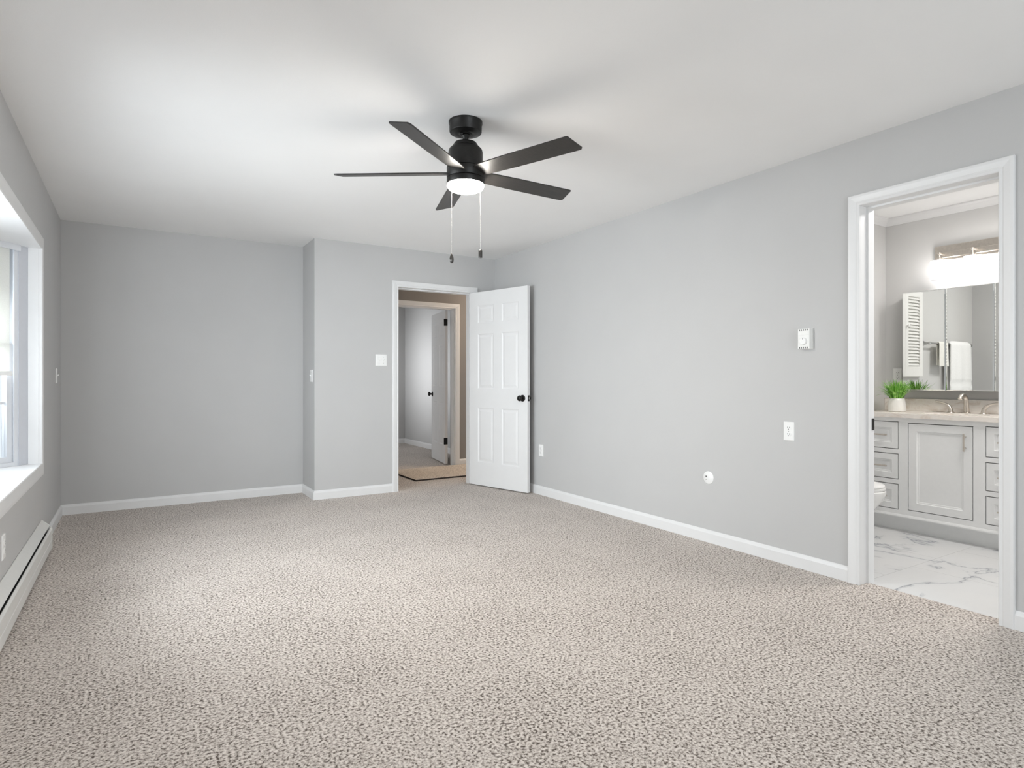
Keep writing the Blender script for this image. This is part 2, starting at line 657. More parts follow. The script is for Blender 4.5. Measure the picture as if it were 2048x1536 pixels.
# back wall behind the camera; its window opening is added for fill light
bm = B()
box(bm, XL, 0.3, YB - WT, YB, 0, H)
box(bm, 2.5, XR, YB - WT, YB, 0, H)
box(bm, 0.3, 2.5, YB - WT, YB, 0, 0.65)
box(bm, 0.3, 2.5, YB - WT, YB, 2.05, H)
struct('wall_back', bm, M['wall'], 'grey back wall with a wide opening added for fill light', 'wall')

# bathroom shell
bm = B()
box(bm, BX1, BX1 + WT, BYB - WT, BYS + WT, 0, H)
struct('wall_bathroom_mirror', bm, M['bathwall'], 'grey bathroom wall behind the mirror cabinet', 'wall')
bm = B()
box(bm, BX0, BX1, BYS, BYS + WT, 0, H)
struct('wall_bathroom_side', bm, M['bathwall'], 'grey bathroom side wall beside the vanity', 'wall')
bm = B()
box(bm, BX0, BX1, BYB - WT, BYB, 0, H)
struct('wall_bathroom_near', bm, M['bathwall'], 'grey bathroom wall to the right of the doorway', 'wall')

# hall and far room
D2X0, D2X1, D2Z = 2.72, 3.532, 2.040
bm = B()
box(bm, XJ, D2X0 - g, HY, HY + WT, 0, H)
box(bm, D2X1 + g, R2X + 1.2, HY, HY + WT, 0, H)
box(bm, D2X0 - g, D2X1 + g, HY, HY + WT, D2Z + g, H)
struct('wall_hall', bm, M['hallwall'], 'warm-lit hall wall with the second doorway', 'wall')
bm = B()
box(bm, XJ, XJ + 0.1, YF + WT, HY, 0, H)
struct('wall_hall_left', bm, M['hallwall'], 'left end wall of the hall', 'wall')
bm = B()
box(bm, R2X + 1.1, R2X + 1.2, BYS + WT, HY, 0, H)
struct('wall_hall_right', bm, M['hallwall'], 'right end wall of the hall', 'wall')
bm = B()
box(bm, R2X, R2X + WT, HY + WT, R2Y + WT, 0, H)
struct('wall_far_room_right', bm, M['wall'], 'grey wall with a bright daylight patch in the room across the hall', 'wall')
bm = B()
box(bm, 0.6, R2X, R2Y, R2Y + WT, 0, H)
struct('wall_far_room_end', bm, M['wall'], 'dim end wall of the room across the hall', 'wall')
bm = B()
box(bm, 0.6, 0.72, HY + WT, 8.45, 0, H)
box(bm, 0.6, 0.72, 9.55, R2Y, 0, H)
box(bm, 0.6, 0.72, 8.45, 9.55, 0, 0.85)
box(bm, 0.6, 0.72, 8.45, 9.55, 2.05, H)
struct('wall_far_room_left', bm, M['wall'], 'window wall of the room across the hall', 'wall')

# ------------------------------------------------------------------ baseboards
zz = (0, 0, 1)


def baseboard(name, a, b, n, label):
    bm = sweep(B(), BASE, a, b, n, zz)
    return struct(name, bm, M['trim'], label, 'baseboard')


baseboard('baseboard_right', (XR, DY1 + 0.061, 0), (XR, YN, 0), (-1, 0, 0), 'white baseboard along the right wall up to the bathroom door')
baseboard('baseboard_right_near', (XR, YB, 0), (XR, DY0 - 0.061, 0), (-1, 0, 0), 'short white baseboard right of the bathroom door casing')
baseboard('baseboard_far', (XL, YF, 0), (XJ, YF, 0), (0, -1, 0), 'white baseboard along the recessed far wall')
bm = B()
rows = []
for q, off in (((XJ, YF), (-1, 0)), ((XJ, YN), (-1, -1)), ((EX0 - 0.061, YN), (0, -1))):
    rows.append([bm.verts.new((q[0] + off[0] * u_, q[1] + off[1] * u_, w_)) for u_, w_ in BASE])
for ra, rb in zip(rows[:-1], rows[1:]):
    for k in range(len(BASE)):
        bm.faces.new((ra[k], ra[(k + 1) % len(BASE)], rb[(k + 1) % len(BASE)], rb[k]))
bm.faces.new(rows[0])
bm.faces.new(rows[-1][::-1])
struct('baseboard_jog', bm, M['trim'], 'white baseboard around the jog and up to the entry door', 'baseboard')
baseboard('baseboard_corner', (XR, YN, 0), (EX1 + 0.061, YN, 0), (0, -1, 0), 'white baseboard behind the open entry door')
baseboard('baseboard_left', (XL, 5.0, 0), (XL, YF, 0), (1, 0, 0), 'white baseboard at the end of the heater on the left wall')
baseboard('baseboard_hall', (D2X1 + 0.061, HY, 0), (R2X + 1.1, HY, 0), (0, -1, 0), 'white hall baseboard right of the second doorway')
baseboard('baseboard_far_room', (R2X, HY + WT, 0), (R2X, R2Y, 0), (-1, 0, 0), 'white baseboard in the room across the hall')
baseboard('baseboard_far_room_end', (0.72, R2Y, 0), (R2X, R2Y, 0), (0, -1, 0), 'white baseboard on the end wall of the room across the hall')


# ------------------------------------------------------------------ door casings and jambs (setting)
def doorway(name, p, u, n, a0, a1, ztop, depth, label, stop=True, both=True, stop_at=0.06):
    """jamb lining, stop and mitred casing round an opening; n points to the viewer's side"""
    p, u, n = Vector(p), Vector(u), Vector(n)
    root = thing(name, p + u * ((a0 + a1) / 2), label, 'door frame', kind='structure')
    bm = casing_bm(p, u, n, [(a0, 0), (a0, ztop), (a1, ztop), (a1, 0)], CASE)
    obj('casing', bm, M['trim'], root)
    if both:
        bm = casing_bm(p - n * depth, u, -n, [(a0, 0), (a0, ztop), (a1, ztop), (a1, 0)], CASE)
        obj('casing', bm, M['trim'], root)

    def slab(bm, s0, s1, d0, d1, z0, z1):
        q = []
        for s in (s0, s1):
            for d in (d0, d1):
                for z in (z0, z1):
                    q.append(bm.verts.new(p + u * s - n * d + Vector((0, 0, z))))
        for f in ((0, 1, 3, 2), (4, 6, 7, 5), (0, 4, 5, 1), (2, 3, 7, 6), (0, 2, 6, 4), (1, 5, 7, 3)):
            bm.faces.new([q[i] for i in f])
    bm = B()
    slab(bm, a0 - 0.0175, a0 + 0.0004, 0, depth, 0, ztop + 0.0175)
    slab(bm, a1 - 0.0004, a1 + 0.0175, 0, depth, 0, ztop + 0.0175)
    slab(bm, a0, a1, 0, depth, ztop - 0.0004, ztop + 0.0175)
    obj('jamb', bm, M['trim'], root)
    if stop:
        bm = B()
        s1 = stop_at
        slab(bm, a0, a0 + 0.011, s1, depth - 0.002, 0, ztop)
        slab(bm, a1 - 0.011, a1, s1, depth - 0.002, 0, ztop)
        slab(bm, a0 + 0.011, a1 - 0.011, s1, depth - 0.002, ztop - 0.011, ztop)
        obj('door_stop', bm, M['trim'], root)
    return root


bath_frame = doorway('trim_1', (XR, 0, 0), (0, 1, 0), (-1, 0, 0), DY0, DY1, DZ, WT, 'white casing and jamb of the bathroom doorway')
bm = box(B(), XR + 0.094, XR + WT - 0.003, DY1 - 0.0135, DY1 - 0.0105, 0.842, 0.906)
obj('strike_plate', bm, M['hinge'], bath_frame)
doorway('trim_2', (0, YN, 0), (1, 0, 0), (0, -1, 0), EX0, EX1, EZ, WT, 'white casing and jamb of the entry doorway', stop_at=0.05)
doorway('trim_3', (0, HY, 0), (1, 0, 0), (0, -1, 0), D2X0, D2X1, D2Z, WT, 'white casing of the second doorway across the hall', stop_at=0.02)


# ------------------------------------------------------------------ six panel doors
def face_with_panels(bm, w, hgt, y, sgn, panels, depth=0.006):
    """door face in the XZ plane at Y=y, outward sgn along Y; panels [(x0,x1,z0,z1)]"""
    xs = sorted({0, w, *[p[0] for p in panels], *[p[1] for p in panels]})
    zs = sorted({0, hgt, *[p[2] for p in panels], *[p[3] for p in panels]})
    vd = {}

    def V(x, z, d=0.0):
        k = (round(x, 5), round(z, 5), round(d, 5))
        if k not in vd:
            vd[k] = bm.verts.new((x, y - sgn * d, z))
        return vd[k]
    for i in range(len(xs) - 1):
        for j in range(len(zs) - 1):
            x0, x1, z0, z1 = xs[i], xs[i + 1], zs[j], zs[j + 1]
            pan = [p for p in panels if p[0] <= x0 + 1e-6 and p[1] >= x1 - 1e-6 and p[2] <= z0 + 1e-6 and p[3] >= z1 - 1e-6]
            if not pan:
                bm.faces.new((V(x0, z0), V(x1, z0), V(x1, z1), V(x0, z1)))
            else:
                rings = []
                for ins, d in ((0, 0), (0.006, depth * 0.35), (0.013, depth), (0.022, depth), (0.042, 0.0015)):
                    rings.append([V(x0 + ins, z0 + ins, d), V(x1 - ins, z0 + ins, d), V(x1 - ins, z1 - ins, d), V(x0 + ins, z1 - ins, d)])
                for a, b in zip(rings[:-1], rings[1:]):
                    for k in range(4):
                        bm.faces.new((a[k], a[(k + 1) % 4], b[(k + 1) % 4], b[k]))
                bm.faces.new(rings[-1])
    return vd


def six_panel(w, hgt, t):
    st, ms = 0.115, 0.11
    pw = (w - 2 * st - ms) / 2
    cols = [(st, st + pw), (st + pw + ms, w - st)]
    rows = [(0.24, 0.815), (1.010, 1.590), (1.700, 1.888)]
    pans = [(c[0], c[1], r[0] * hgt / 2.03, r[1] * hgt / 2.03) for c in cols for r in rows]
    bm = B()
    face_with_panels(bm, w, hgt, 0, -1, pans)
    face_with_panels(bm, w, hgt, t, 1, pans)
    for (x0, z0, x1, z1) in ((0, 0, w, 0), (w, 0, w, hgt), (w, hgt, 0, hgt), (0, hgt, 0, 0)):
        bm.faces.new([bm.verts.new(c) for c in ((x0, 0, z0), (x1, 0, z1), (x1, t, z1), (x0, t, z0))])
    bmesh.ops.remove_doubles(bm, verts=bm.verts, dist=1e-5)
    return bm


KNOB = [(0.0, 0.0), (0.033, 0.0), (0.033, 0.005), (0.029, 0.009), (0.014, 0.011), (0.012, 0.022), (0.014, 0.030), (0.024, 0.036), (0.029, 0.045), (0.029, 0.053), (0.023, 0.061), (0.011, 0.066), (0, 0.067)]


def door(name, loc, rz, w, hgt, label, knob_z):
    """leaf runs along +X of its own frame from the hinge; its Y=0 face is the face towards the viewer"""
    root = thing(name, loc, label, 'door', kind='structure', rz=rz)
    t = 0.035
    obj('door_leaf', six_panel(w, hgt, t), M['door'], root, local=True)
    kx = w - 0.062
    obj('door_knob', lathe(B(), KNOB, (kx, 0, knob_z), 28, '-Y'), M['black'], root, smooth=True, local=True)
    obj('door_knob', lathe(B(), KNOB, (kx, t, knob_z), 28, 'Y'), M['black'], root, smooth=True, local=True)
    lp = obj('latch_plate', box(B(), w - 0.0005, w + 0.0015, 0.006, t - 0.006, knob_z - 0.029, knob_z + 0.029), M['hinge'], root, local=True)
    obj('latch_bolt', box(B(), w + 0.0015, w + 0.010, 0.012, t - 0.012, knob_z - 0.009, knob_z + 0.009), M['chrome'], lp, local=True)
    return root


ea = math.atan2(4.94 - 5.752, 3.272 - 3.045)
d1 = door('door_1', (3.043, 5.748, 0.012), ea, 0.813, 2.03, 'white six-panel entry door standing open against the right wall', 0.925)
for hz in (0.25, 1.0, 1.78):
    bm = box(B(), -0.0015, 0.0, 0.004, 0.032, hz - 0.045, hz + 0.045)
    tube(bm, [(-0.006, 0.040, hz - 0.045), (-0.006, 0.040, hz + 0.045)], 0.006, 10)
    obj('hinge', bm, M['hinge'], d1, local=True)

a2 = math.atan2(7.85 - 7.232, 3.655 - 3.535)
d2 = door('door_2', (3.494, 7.232, 0.012), a2, 0.76, 2.02, 'white six-panel door swung open in the room across the hall', 0.905)
for hz in (0.30, 1.86):
    bm = box(B(), -0.002, -0.0003, 0.001, 0.034, hz - 0.044, hz + 0.044)
    box(bm, -0.0045, -0.002, 0.030, 0.052, hz - 0.044, hz + 0.044)
    tube(bm, [(-0.006, 0.036, hz - 0.046), (-0.006, 0.036, hz + 0.046)], 0.006, 10)
    obj('hinge', bm, M['hinge'], d2, local=True)

# ------------------------------------------------------------------ bay window
bm = prism(B(), [(XL - 0.0, BAY_A), (PA0.x, BAY_A), (PA1.x - 0.12, PA1.y + 0.12), (PB1.x - 0.12, PB1.y - 0.12), (PB0.x, BAY_B), (XL, BAY_B)], BZ0 - 0.03, BZ0)
struct('trim_4', bm, M['trim'], 'deep white seat board of the bay window', 'window seat')
bm = prism(B(), [(XL - 0.0, BAY_A), (PA0.x, BAY_A), (PA1.x - 0.12, PA1.y + 0.12), (PB1.x - 0.12, PB1.y - 0.12), (PB0.x, BAY_B), (XL, BAY_B)], BZ1, BZ1 + 0.03)
struct('trim_5', bm, M['trim'], 'white head board over the bay window', 'window head')
bm = B()
box(bm, XL - 0.054, XL, BAY_A - 0.004, BAY_A, BZ0, BZ1)
box(bm, XL - 0.054, XL, BAY_B, BAY_B + 0.004, BZ0, BZ1)
struct('trim_9', bm, M['trim'], 'white return boards at both ends of the bay window', 'window jamb')
PCASE = [(0, 0), (0, 0.016), (0.004, 0.020), (0.060, 0.020), (0.078, 0.018), (0.084, 0.013), (0.084, 0)]
bm = casing_bm((XL, 0, 0), (0, 1, 0), (1, 0, 0), [(BAY_B, BZ0), (BAY_B, BZ1), (BAY_A, BZ1), (BAY_A, BZ0)], PCASE, closed=True)
struct('trim_6', bm, M['trim'], 'white picture-frame casing around the bay window', 'window casing')


def dh_window(name, p0, e, nrm, length, label, edge=0.062, shade=False, tall=True):
    """double hung window from p0 along e; nrm points outdoors"""
    root = thing(name, (p0.x, p0.y, BZ0), label, 'window', kind='structure')
    e, nrm = Vector(e), Vector(nrm)

    def slab(bm, s0, s1, d0, d1, z0, z1):
        q = []
        for s in (s0, s1):
            for d in (d0, d1):
                for z in (z0, z1):
                    q.append(bm.verts.new(p0 + e * s + nrm * d + Vector((0, 0, z))))
        for f in ((0, 1, 3, 2), (4, 6, 7, 5), (0, 4, 5, 1), (2, 3, 7, 6), (0, 2, 6, 4), (1, 5, 7, 3)):
            bm.faces.new([q[i] for i in f])
        return bm
    L = length
    z0, z1 = BZ0, BZ1
    bm = B()
    slab(bm, 0, edge, 0.0, 0.10, z0, z1)
    slab(bm, L - edge, L, 0.0, 0.10, z0, z1)
    obj('mullion_board', bm, M['mullion'], root)
    bm = B()
    fw = 0.024
    a, b = edge, L - edge
    for i, (ins, dep) in enumerate(((0.0, 0.006), (0.012, 0.016))):
        slab(bm, a + ins, a + fw, dep, 0.096, z0, z1)
        slab(bm, b - fw, b - ins, dep, 0.096, z0, z1)
        slab(bm, a + fw, b - fw, dep, 0.10, z0, z0 + fw - ins)
        slab(bm, a + fw, b - fw, dep, 0.10, z1 - fw + ins, z1)
    obj('frame', bm, M['vinyl'], root)
    zm = 1.325
    bm = B()
    slab(bm, edge, L - edge, -0.016, -0.011, z1 - 0.036, z1)
    obj('head_board', bm, M['vinyl'], root)
    c, d = a + fw, b - fw

    def sash(za, zb, dn):
        bm = B()
        sw = 0.034
        slab(bm, c, c + sw, dn, dn + 0.034, za, zb)
        slab(bm, d - sw, d, dn, dn + 0.034, za, zb)
        slab(bm, c + sw, d - sw, dn, dn + 0.034, za, za + sw)
        slab(bm, c + sw, d - sw, dn, dn + 0.034, zb - sw, zb)
        s = obj('sash', bm, M['vinyl'], root)
        bm = B()
        slab(bm, c + sw, d - sw, dn + 0.014, dn + 0.020, za + sw, zb - sw)
        obj('pane', bm, M['glass'], s)
        bm = B()
        n_ = max(2, round((d - c) / 0.28))
        for k in range(1, n_):
            x = c + sw + (d - c - 2 * sw) * k / n_
            slab(bm, x - 0.008, x + 0.008, dn + 0.011, dn + 0.023, za + sw, zb - sw)
        z = (za + zb) / 2
        slab(bm, c + sw, d - sw, dn + 0.011, dn + 0.023, z - 0.008, z + 0.008)
        obj('muntin', bm, M['vinyl'], s)
    sash(z0 + fw, zm + 0.02, 0.022)
    sash(zm - 0.02, z1 - fw, 0.060)
    if shade:
        sh = thing('roller_shade', (p0 + e * (L / 2)).to_tuple()[:2] + (z1,), shade, 'roller shade')
        s0, s1 = edge + 0.064, L - edge - 0.064
        tube_bm = tube(B(), [p0 + e * (s0 - 0.01) + nrm * 0.004 + Vector((0, 0, z1 - 0.020)), p0 + e * (s1 + 0.01) + nrm * 0.004 + Vector((0, 0, z1 - 0.020))], 0.013, 20)
        obj('roller', tube_bm, M['shade'], sh, smooth=True)
        bm = B()
        slab(bm, s0, s1, -0.0055, -0.0045, 1.170, z1 - 0.02)
        obj('cloth', bm, M['shade'], sh)
        bm = B()
        slab(bm, s0 - 0.016, s1 + 0.016, -0.0095, -0.0015, 1.146, 1.172)
        obj('hem_bar', bm, M['plastic'], sh)
    return root


dh_window('window_1', PA0, EA, nA, FL, 'white angled side sash of the bay window with a cream shade', shade='cream roller shade half lowered in the angled bay window')
dh_window('window_2', PB0, Vector((EA.x, -EA.y, 0)), nB, FL, 'white near side sash of the bay window')
fl = (PA1.y - PB1.y) / 2
dh_window('window_3', PA1, Vector((0, -1, 0)), Vector((-1, 0, 0)), fl, 'white far front sash of the bay window')
dh_window('window_4', PA1 + Vector((0, -fl, 0)), Vector((0, -1, 0)), Vector((-1, 0, 0)), fl, 'white near front sash of the bay window')
# apron wall under the bay and its little roof, outdoors
bm = prism(B(), [(PA0.x, BAY_A), (PA1.x - 0.1, PA1.y + 0.1), (PB1.x - 0.1, PB1.y - 0.1), (PB0.x, BAY_B)], BZ1 + 0.03, BZ1 + 0.2)
struct('trim_7', bm, M['trim'], 'outside roof box above the bay window', 'bay roof')

# unseen window added in the back wall to bring in fill light
bw = thing('added_back_window', (1.4, YB, 0.65), 'unseen white window added in the back wall for fill light', 'window', kind='structure')
bm = B()
for x0, x1, z0, z1 in ((0.3, 0.36, 0.65, 2.05), (2.44, 2.5, 0.65, 2.05), (1.37, 1.43, 0.65, 2.05), (0.3, 2.5, 0.65, 0.71), (0.3, 2.5, 1.99, 2.05), (0.3, 2.5, 1.32, 1.37)):
    box(bm, x0, x1, YB - 0.09, YB - 0.03, z0, z1)
obj('frame', bm, M['vinyl'], bw)
bm = box(B(), 0.36, 2.44, YB - 0.063, YB - 0.058, 0.71, 1.99)
obj('pane', bm, M['glass'], bw)
# far room window
bw = thing('window_6', (0.66, 9.0, 0.85), 'white window of the room across the hall', 'window', kind='structure')
bm = B()
for y0, y1, z0, z1 in ((8.45, 8.5, 0.85, 2.05), (9.5, 9.55, 0.85, 2.05), (8.45, 9.55, 0.85, 0.9), (8.45, 9.55, 2.0, 2.05)):
    box(bm, 0.63, 0.69, y0, y1, z0, z1)
obj('frame', bm, M['vinyl'], bw)
bm = box(B(), 0.655, 0.660, 8.5, 9.5, 0.9, 2.0)
obj('pane', bm, M['glass'], bw)

# ------------------------------------------------------------------ baseboard heater
HT0, HT1 = 0.4, 4.97
ht = thing('baseboard_heater', (XL, (HT0 + HT1) / 2, 0), 'long white baseboard heater under the bay window', 'heater')
DPT = 0.060
hood = [(0, 0.197), (0, 0.204), (0.004, 0.204), (0.007, 0.200), (0.041, 0.171), (0.045, 0.166), (0.043, 0.163), (0.038, 0.168), (0.006, 0.195)]
obj('hood', sweep(B(), hood, (XL + 0.002, HT0, 0), (XL + 0.002, HT1, 0), (1, 0, 0), zz), M['heater'], ht)
front = [(0.046, 0.147), (0.050, 0.150), (DPT, 0.140), (DPT, 0.080), (DPT - 0.003, 0.076), (DPT, 0.072), (DPT, 0.022), (0.054, 0.015), (0.050, 0.018), (0.056, 0.024), (0.056, 0.137), (0.046, 0.143)]
obj('front_panel', sweep(B(), front, (XL, HT0, 0), (XL, HT1, 0), (1, 0, 0), zz), M['heater'], ht)
obj('back_plate', box(B(), XL + 0.0005, XL + 0.003, HT0, HT1, 0.004, 0.200), M['heater'], ht)
bm = B()
tube(bm, [(XL + 0.030, HT0 + 0.03, 0.075), (XL + 0.030, HT1 - 0.03, 0.075)], 0.009, 10)
box(bm, XL + 0.004, XL + 0.046, HT0 + 0.02, HT1 - 0.02, 0.05, 0.128)
obj('heating_element', bm, M['dark'], ht)
capp = [(0.0, 0.004), (0.0, 0.206), (0.008, 0.206), (0.047, 0.172), (DPT + 0.002, 0.150), (DPT + 0.002, 0.020), (0.056, 0.004)]
for y0, y1 in ((HT1, HT1 + 0.004), (HT0 - 0.004, HT0)):
    obj('end_cap', sweep(B(), capp, (XL, y0, 0), (XL, y1, 0), (1, 0, 0), zz), M['heater'], ht)


# ------------------------------------------------------------------ switches, outlets, thermostat
def plate(kind, name, loc, n, label, cat, group=None, gangs=1):
    """wall plate built in its own frame: +Y out of the wall, X along it"""
    n = Vector(n)
    rz = math.atan2(n.y, n.x) - math.pi / 2
    root = thing(name, loc, label, cat, group, rz=rz)
    w, hh = 0.070 + 0.046 * (gangs - 1), 0.115
    bm = B()
    lo = [(-w / 2, 0, -hh / 2), (w / 2, 0, -hh / 2), (w / 2, 0, hh / 2), (-w / 2, 0, hh / 2)]
    rings = []
    for ins, d in ((0, 0), (0, 0.003), (0.004, 0.0065)):
        rings.append([bm.verts.new(((1 if x > 0 else -1) * (abs(x) - ins), d, (1 if z > 0 else -1) * (abs(z) - ins))) for x, _, z in lo])
    for a, b in zip(rings[:-1], rings[1:]):
        for k in range(4):
            bm.faces.new((a[k], a[(k + 1) % 4], b[(k + 1) % 4], b[k]))
    bm.faces.new(rings[0][::-1])
    bm.faces.new(rings[-1])
    obj('cover_plate', bm, M['plastic'], root, local=True)
    if kind == 'outlet':
        for sz in (-0.0195, 0.0195):
            rc = lathe(B(), [(0, 0.006), (0.0168, 0.006), (0.0165, 0.0085), (0, 0.0086)], (0, 0, sz), 24, 'Y', 1.0, 0.84)
            r = obj('receptacle', rc, M['plastic'], root, local=True)
            bm = B()
            box(bm, -0.0075, -0.0055, 0.0083, 0.0090, sz + 0.000, sz + 0.008)
            box(bm, 0.0055, 0.0075, 0.0083, 0.0090, sz + 0.001, sz + 0.008)
            lathe(bm, [(0, 0.0083), (0.003, 0.0083), (0.003, 0.0090), (0, 0.0090)], (0, 0, sz - 0.0065), 12, 'Y')
            obj('slots', bm, M['slot'], r, local=True)
        obj('screw', lathe(B(), [(0, 0.006), (0.003, 0.006), (0.0025, 0.0077), (0, 0.0078)], (0, 0, 0), 12, 'Y'), M['chrome'], root, local=True)
    elif kind == 'toggle':
        for k in range(gangs):
            x = (k - (gangs - 1) / 2) * 0.046
            bm = box(B(), x - 0.005, x + 0.005, 0.006, 0.0072, -0.012, 0.012)
            f = obj('toggle_slot', bm, M['thermo'], root, local=True)
            bm = sweep(B(), [(0.007, -0.004), (0.020, 0.006), (0.020, 0.012), (0.007, 0.006)], (x - 0.0038, 0, 0), (x + 0.0038, 0, 0), (0, 1, 0), zz)
            obj('toggle', bm, M['plastic'], f, local=True)
            for sz in (-0.030, 0.030):
                obj('screw', lathe(B(), [(0, 0.006), (0.0028, 0.006), (0.0024, 0.0076), (0, 0.0077)], (x, 0, sz), 12, 'Y'), M['chrome'], root, local=True)
    elif kind == 'rocker':
        bm = box(B(), -0.0165, 0.0165, 0.006, 0.0085, -0.033, 0.033)
        f = obj('rocker', bm, M['plastic'], root, local=True)
    return root


plate('outlet', 'wall_outlet', (XR, 2.238, 0.808), (-1, 0, 0), 'white outlet plate under the thermostat on the right wall', 'outlet')
plate('outlet', 'wall_outlet', (XR, 4.878, 0.430), (-1, 0, 0), 'white outlet low beside the open entry door', 'outlet')
plate('toggle', 'light_switch', (2.066, YN, 1.312), (0, -1, 0), 'white double switch plate left of the entry doorway', 'light switch', gangs=2)
plate('toggle', 'light_switch', (XJ, 5.88, 1.155), (-1, 0, 0), 'white single switch on the side of the jog', 'light switch')
plate('toggle', 'light_switch', (XL, 5.885, 1.150), (1, 0, 0), 'white switch on the left wall beyond the bay window', 'light switch')
plate('outlet', 'wall_outlet', (XL, 3.64, 0.345), (1, 0, 0), 'white outlet just above the baseboard heater', 'outlet')
plate('outlet', 'wall_outlet', (R2X, 8.76, 0.448), (-1, 0, 0), 'white outlet on the wall of the room across the hall', 'outlet')
plate('outlet', 'wall_outlet', (BX1, 2.545, 1.155), (-1, 0, 0), 'white outlet behind the potted grass in the bathroom', 'outlet')

# round cable plate
cp = thing('cable_plate', (XR, 2.845, 0.445), 'small round white cable plate low on the right wall', 'wall plate')
obj('disc', lathe(B(), [(0, 0), (0.044, 0), (0.044, 0.003), (0.041, 0.0055), (0, 0.006)], (XR, 2.845, 0.445), 36, '-X'), M['plastic'], cp, smooth=True)
obj('cable_hole', lathe(B(), [(0, 0.0055), (0.005, 0.0055), (0.005, 0.0068), (0, 0.0068)], (XR, 2.862, 0.452), 14, '-X'), M['slot'], cp)
obj('screw', lathe(B(), [(0, 0.0055), (0.003, 0.0055), (0.0025, 0.0072), (0, 0.0073)], (XR, 2.862, 0.430), 12, '-X'), M['chrome'], cp)

# thermostat: vents top and bottom, round dial
TY, TZ = 2.122, 1.360
th = thing('thermostat', (XR, TY, TZ), 'white dial thermostat on the right wall near the bathroom door', 'thermostat')
obj('back_plate', box(B(), XR - 0.004, XR, TY - 0.038, TY + 0.038, TZ - 0.060, TZ + 0.060), M['thermo'], th)
obj('cover', box(B(), XR - 0.036, XR - 0.004, TY - 0.0365, TY + 0.0365, TZ - 0.0585, TZ + 0.0585), M['thermo'], th, bevel=0.002)
for k in range(5):
    y = TY - 0.024 + k * 0.012
    for z in (-0.0565, 0.0465):
        obj('vent_slot', box(B(), XR - 0.0367, XR - 0.0357, y - 0.0022, y + 0.0022, TZ + z, TZ + z + 0.009), M['slot'], th)
obj('groove', box(B(), XR - 0.0366, XR - 0.0358, TY - 0.034, TY + 0.034, TZ + 0.021, TZ + 0.0222), M['heater'], th)
dl = obj('dial', lathe(B(), [(0, 0), (0.0215, 0), (0.0205, 0.009), (0.0185, 0.011), (0, 0.011)], (XR - 0.036, TY, TZ - 0.014), 32, '-X'), M['plastic'], th, smooth=True)
obj('pointer', box(B(), XR - 0.0476, XR - 0.0468, TY - 0.001, TY + 0.001, TZ - 0.004, TZ + 0.005), M['slot'], dl)

# ------------------------------------------------------------------ ceiling fan
FX, FY = 1.438, 2.766
fan = thing('ceiling_fan', (FX, FY, H), 'matte black five-blade ceiling fan with a lit lamp', 'ceiling fan')
c = (FX, FY, 0)
obj('canopy', lathe(B(), [(0, 2.372), (0.030, 2.372), (0.034, 2.376), (0.052, 2.374), (0.060, 2.379), (0.080, 2.383), (0.083, 2.390), (0.083, 2.424), (0.086, 2.428), (0.086, 2.4395), (0, 2.4395)], c, 56), M['black'], fan, smooth=True)
obj('downrod', lathe(B(), [(0, 2.335), (0.014, 2.335), (0.014, 2.352), (0.019, 2.358), (0.024, 2.368), (0.020, 2.378), (0, 2.380)], c, 28), M['black'], fan, smooth=True)
obj('screw', lathe(B(), [(0, 0), (0.009, 0), (0.010, 0.005), (0.006, 0.010), (0, 0.011)], (FX - 0.030, FY - 0.012, 2.3645), 14), M['black'], fan, smooth=True)
obj('motor_housing', lathe(B(), [(0, 2.200), (0.096, 2.200), (0.096, 2.205), (0.088, 2.208), (0.088, 2.282), (0.084, 2.296), (0.074, 2.306), (0.066, 2.310), (0.064, 2.318), (0.056, 2.330), (0.030, 2.337), (0, 2.338)], c, 56), M['black'], fan, smooth=True)
obj('blade_hub', lathe(B(), [(0, 2.150), (0.094, 2.150), (0.096, 2.153), (0.096, 2.197), (0.094, 2.199), (0, 2.199)], c, 56), M['black'], fan, smooth=True)
lk = obj('light_kit', lathe(B(), [(0, 2.118), (0.094, 2.118), (0.096, 2.121), (0.096, 2.146), (0.093, 2.149), (0, 2.149)], c, 56), M['black'], fan, smooth=True)
obj('glass_shade', lathe(B(), [(0, 2.086), (0.050, 2.087), (0.074, 2.090), (0.086, 2.096), (0.0925, 2.106), (0.093, 2.1178), (0, 2.1178)], c, 56), M['fanlamp'], lk, smooth=True)
PITCH = R(-13.3)
for k in range(5):
    t = R(74.0 + 72 * k)
    rot = Matrix.Translation((FX, FY, 2.175)) @ Matrix.Rotation(t, 4, 'Z') @ Matrix.Rotation(PITCH, 4, 'X')
    th_ = 0.0035
    pts = [(0.06, -0.036), (0.13, -0.049), (0.30, -0.054), (0.640, -0.056), (0.652, -0.053), (0.668, 0.045), (0.662, 0.053), (0.650, 0.056), (0.30, 0.054), (0.13, 0.049), (0.06, 0.036)]
    bm = prism(B(), pts, -th_, th_)
    bm.transform(rot)
    obj('blade', bm, M['blade'], fan, bevel=0.0015)
    bm = B()
    for px_, py_ in ((0.085, -0.02), (0.085, 0.02)):
        lathe(bm, [(0, -0.008), (0.005, -0.007), (0.006, -th_), (0, -th_)], (px_, py_, 0), 10)
    bm.free()
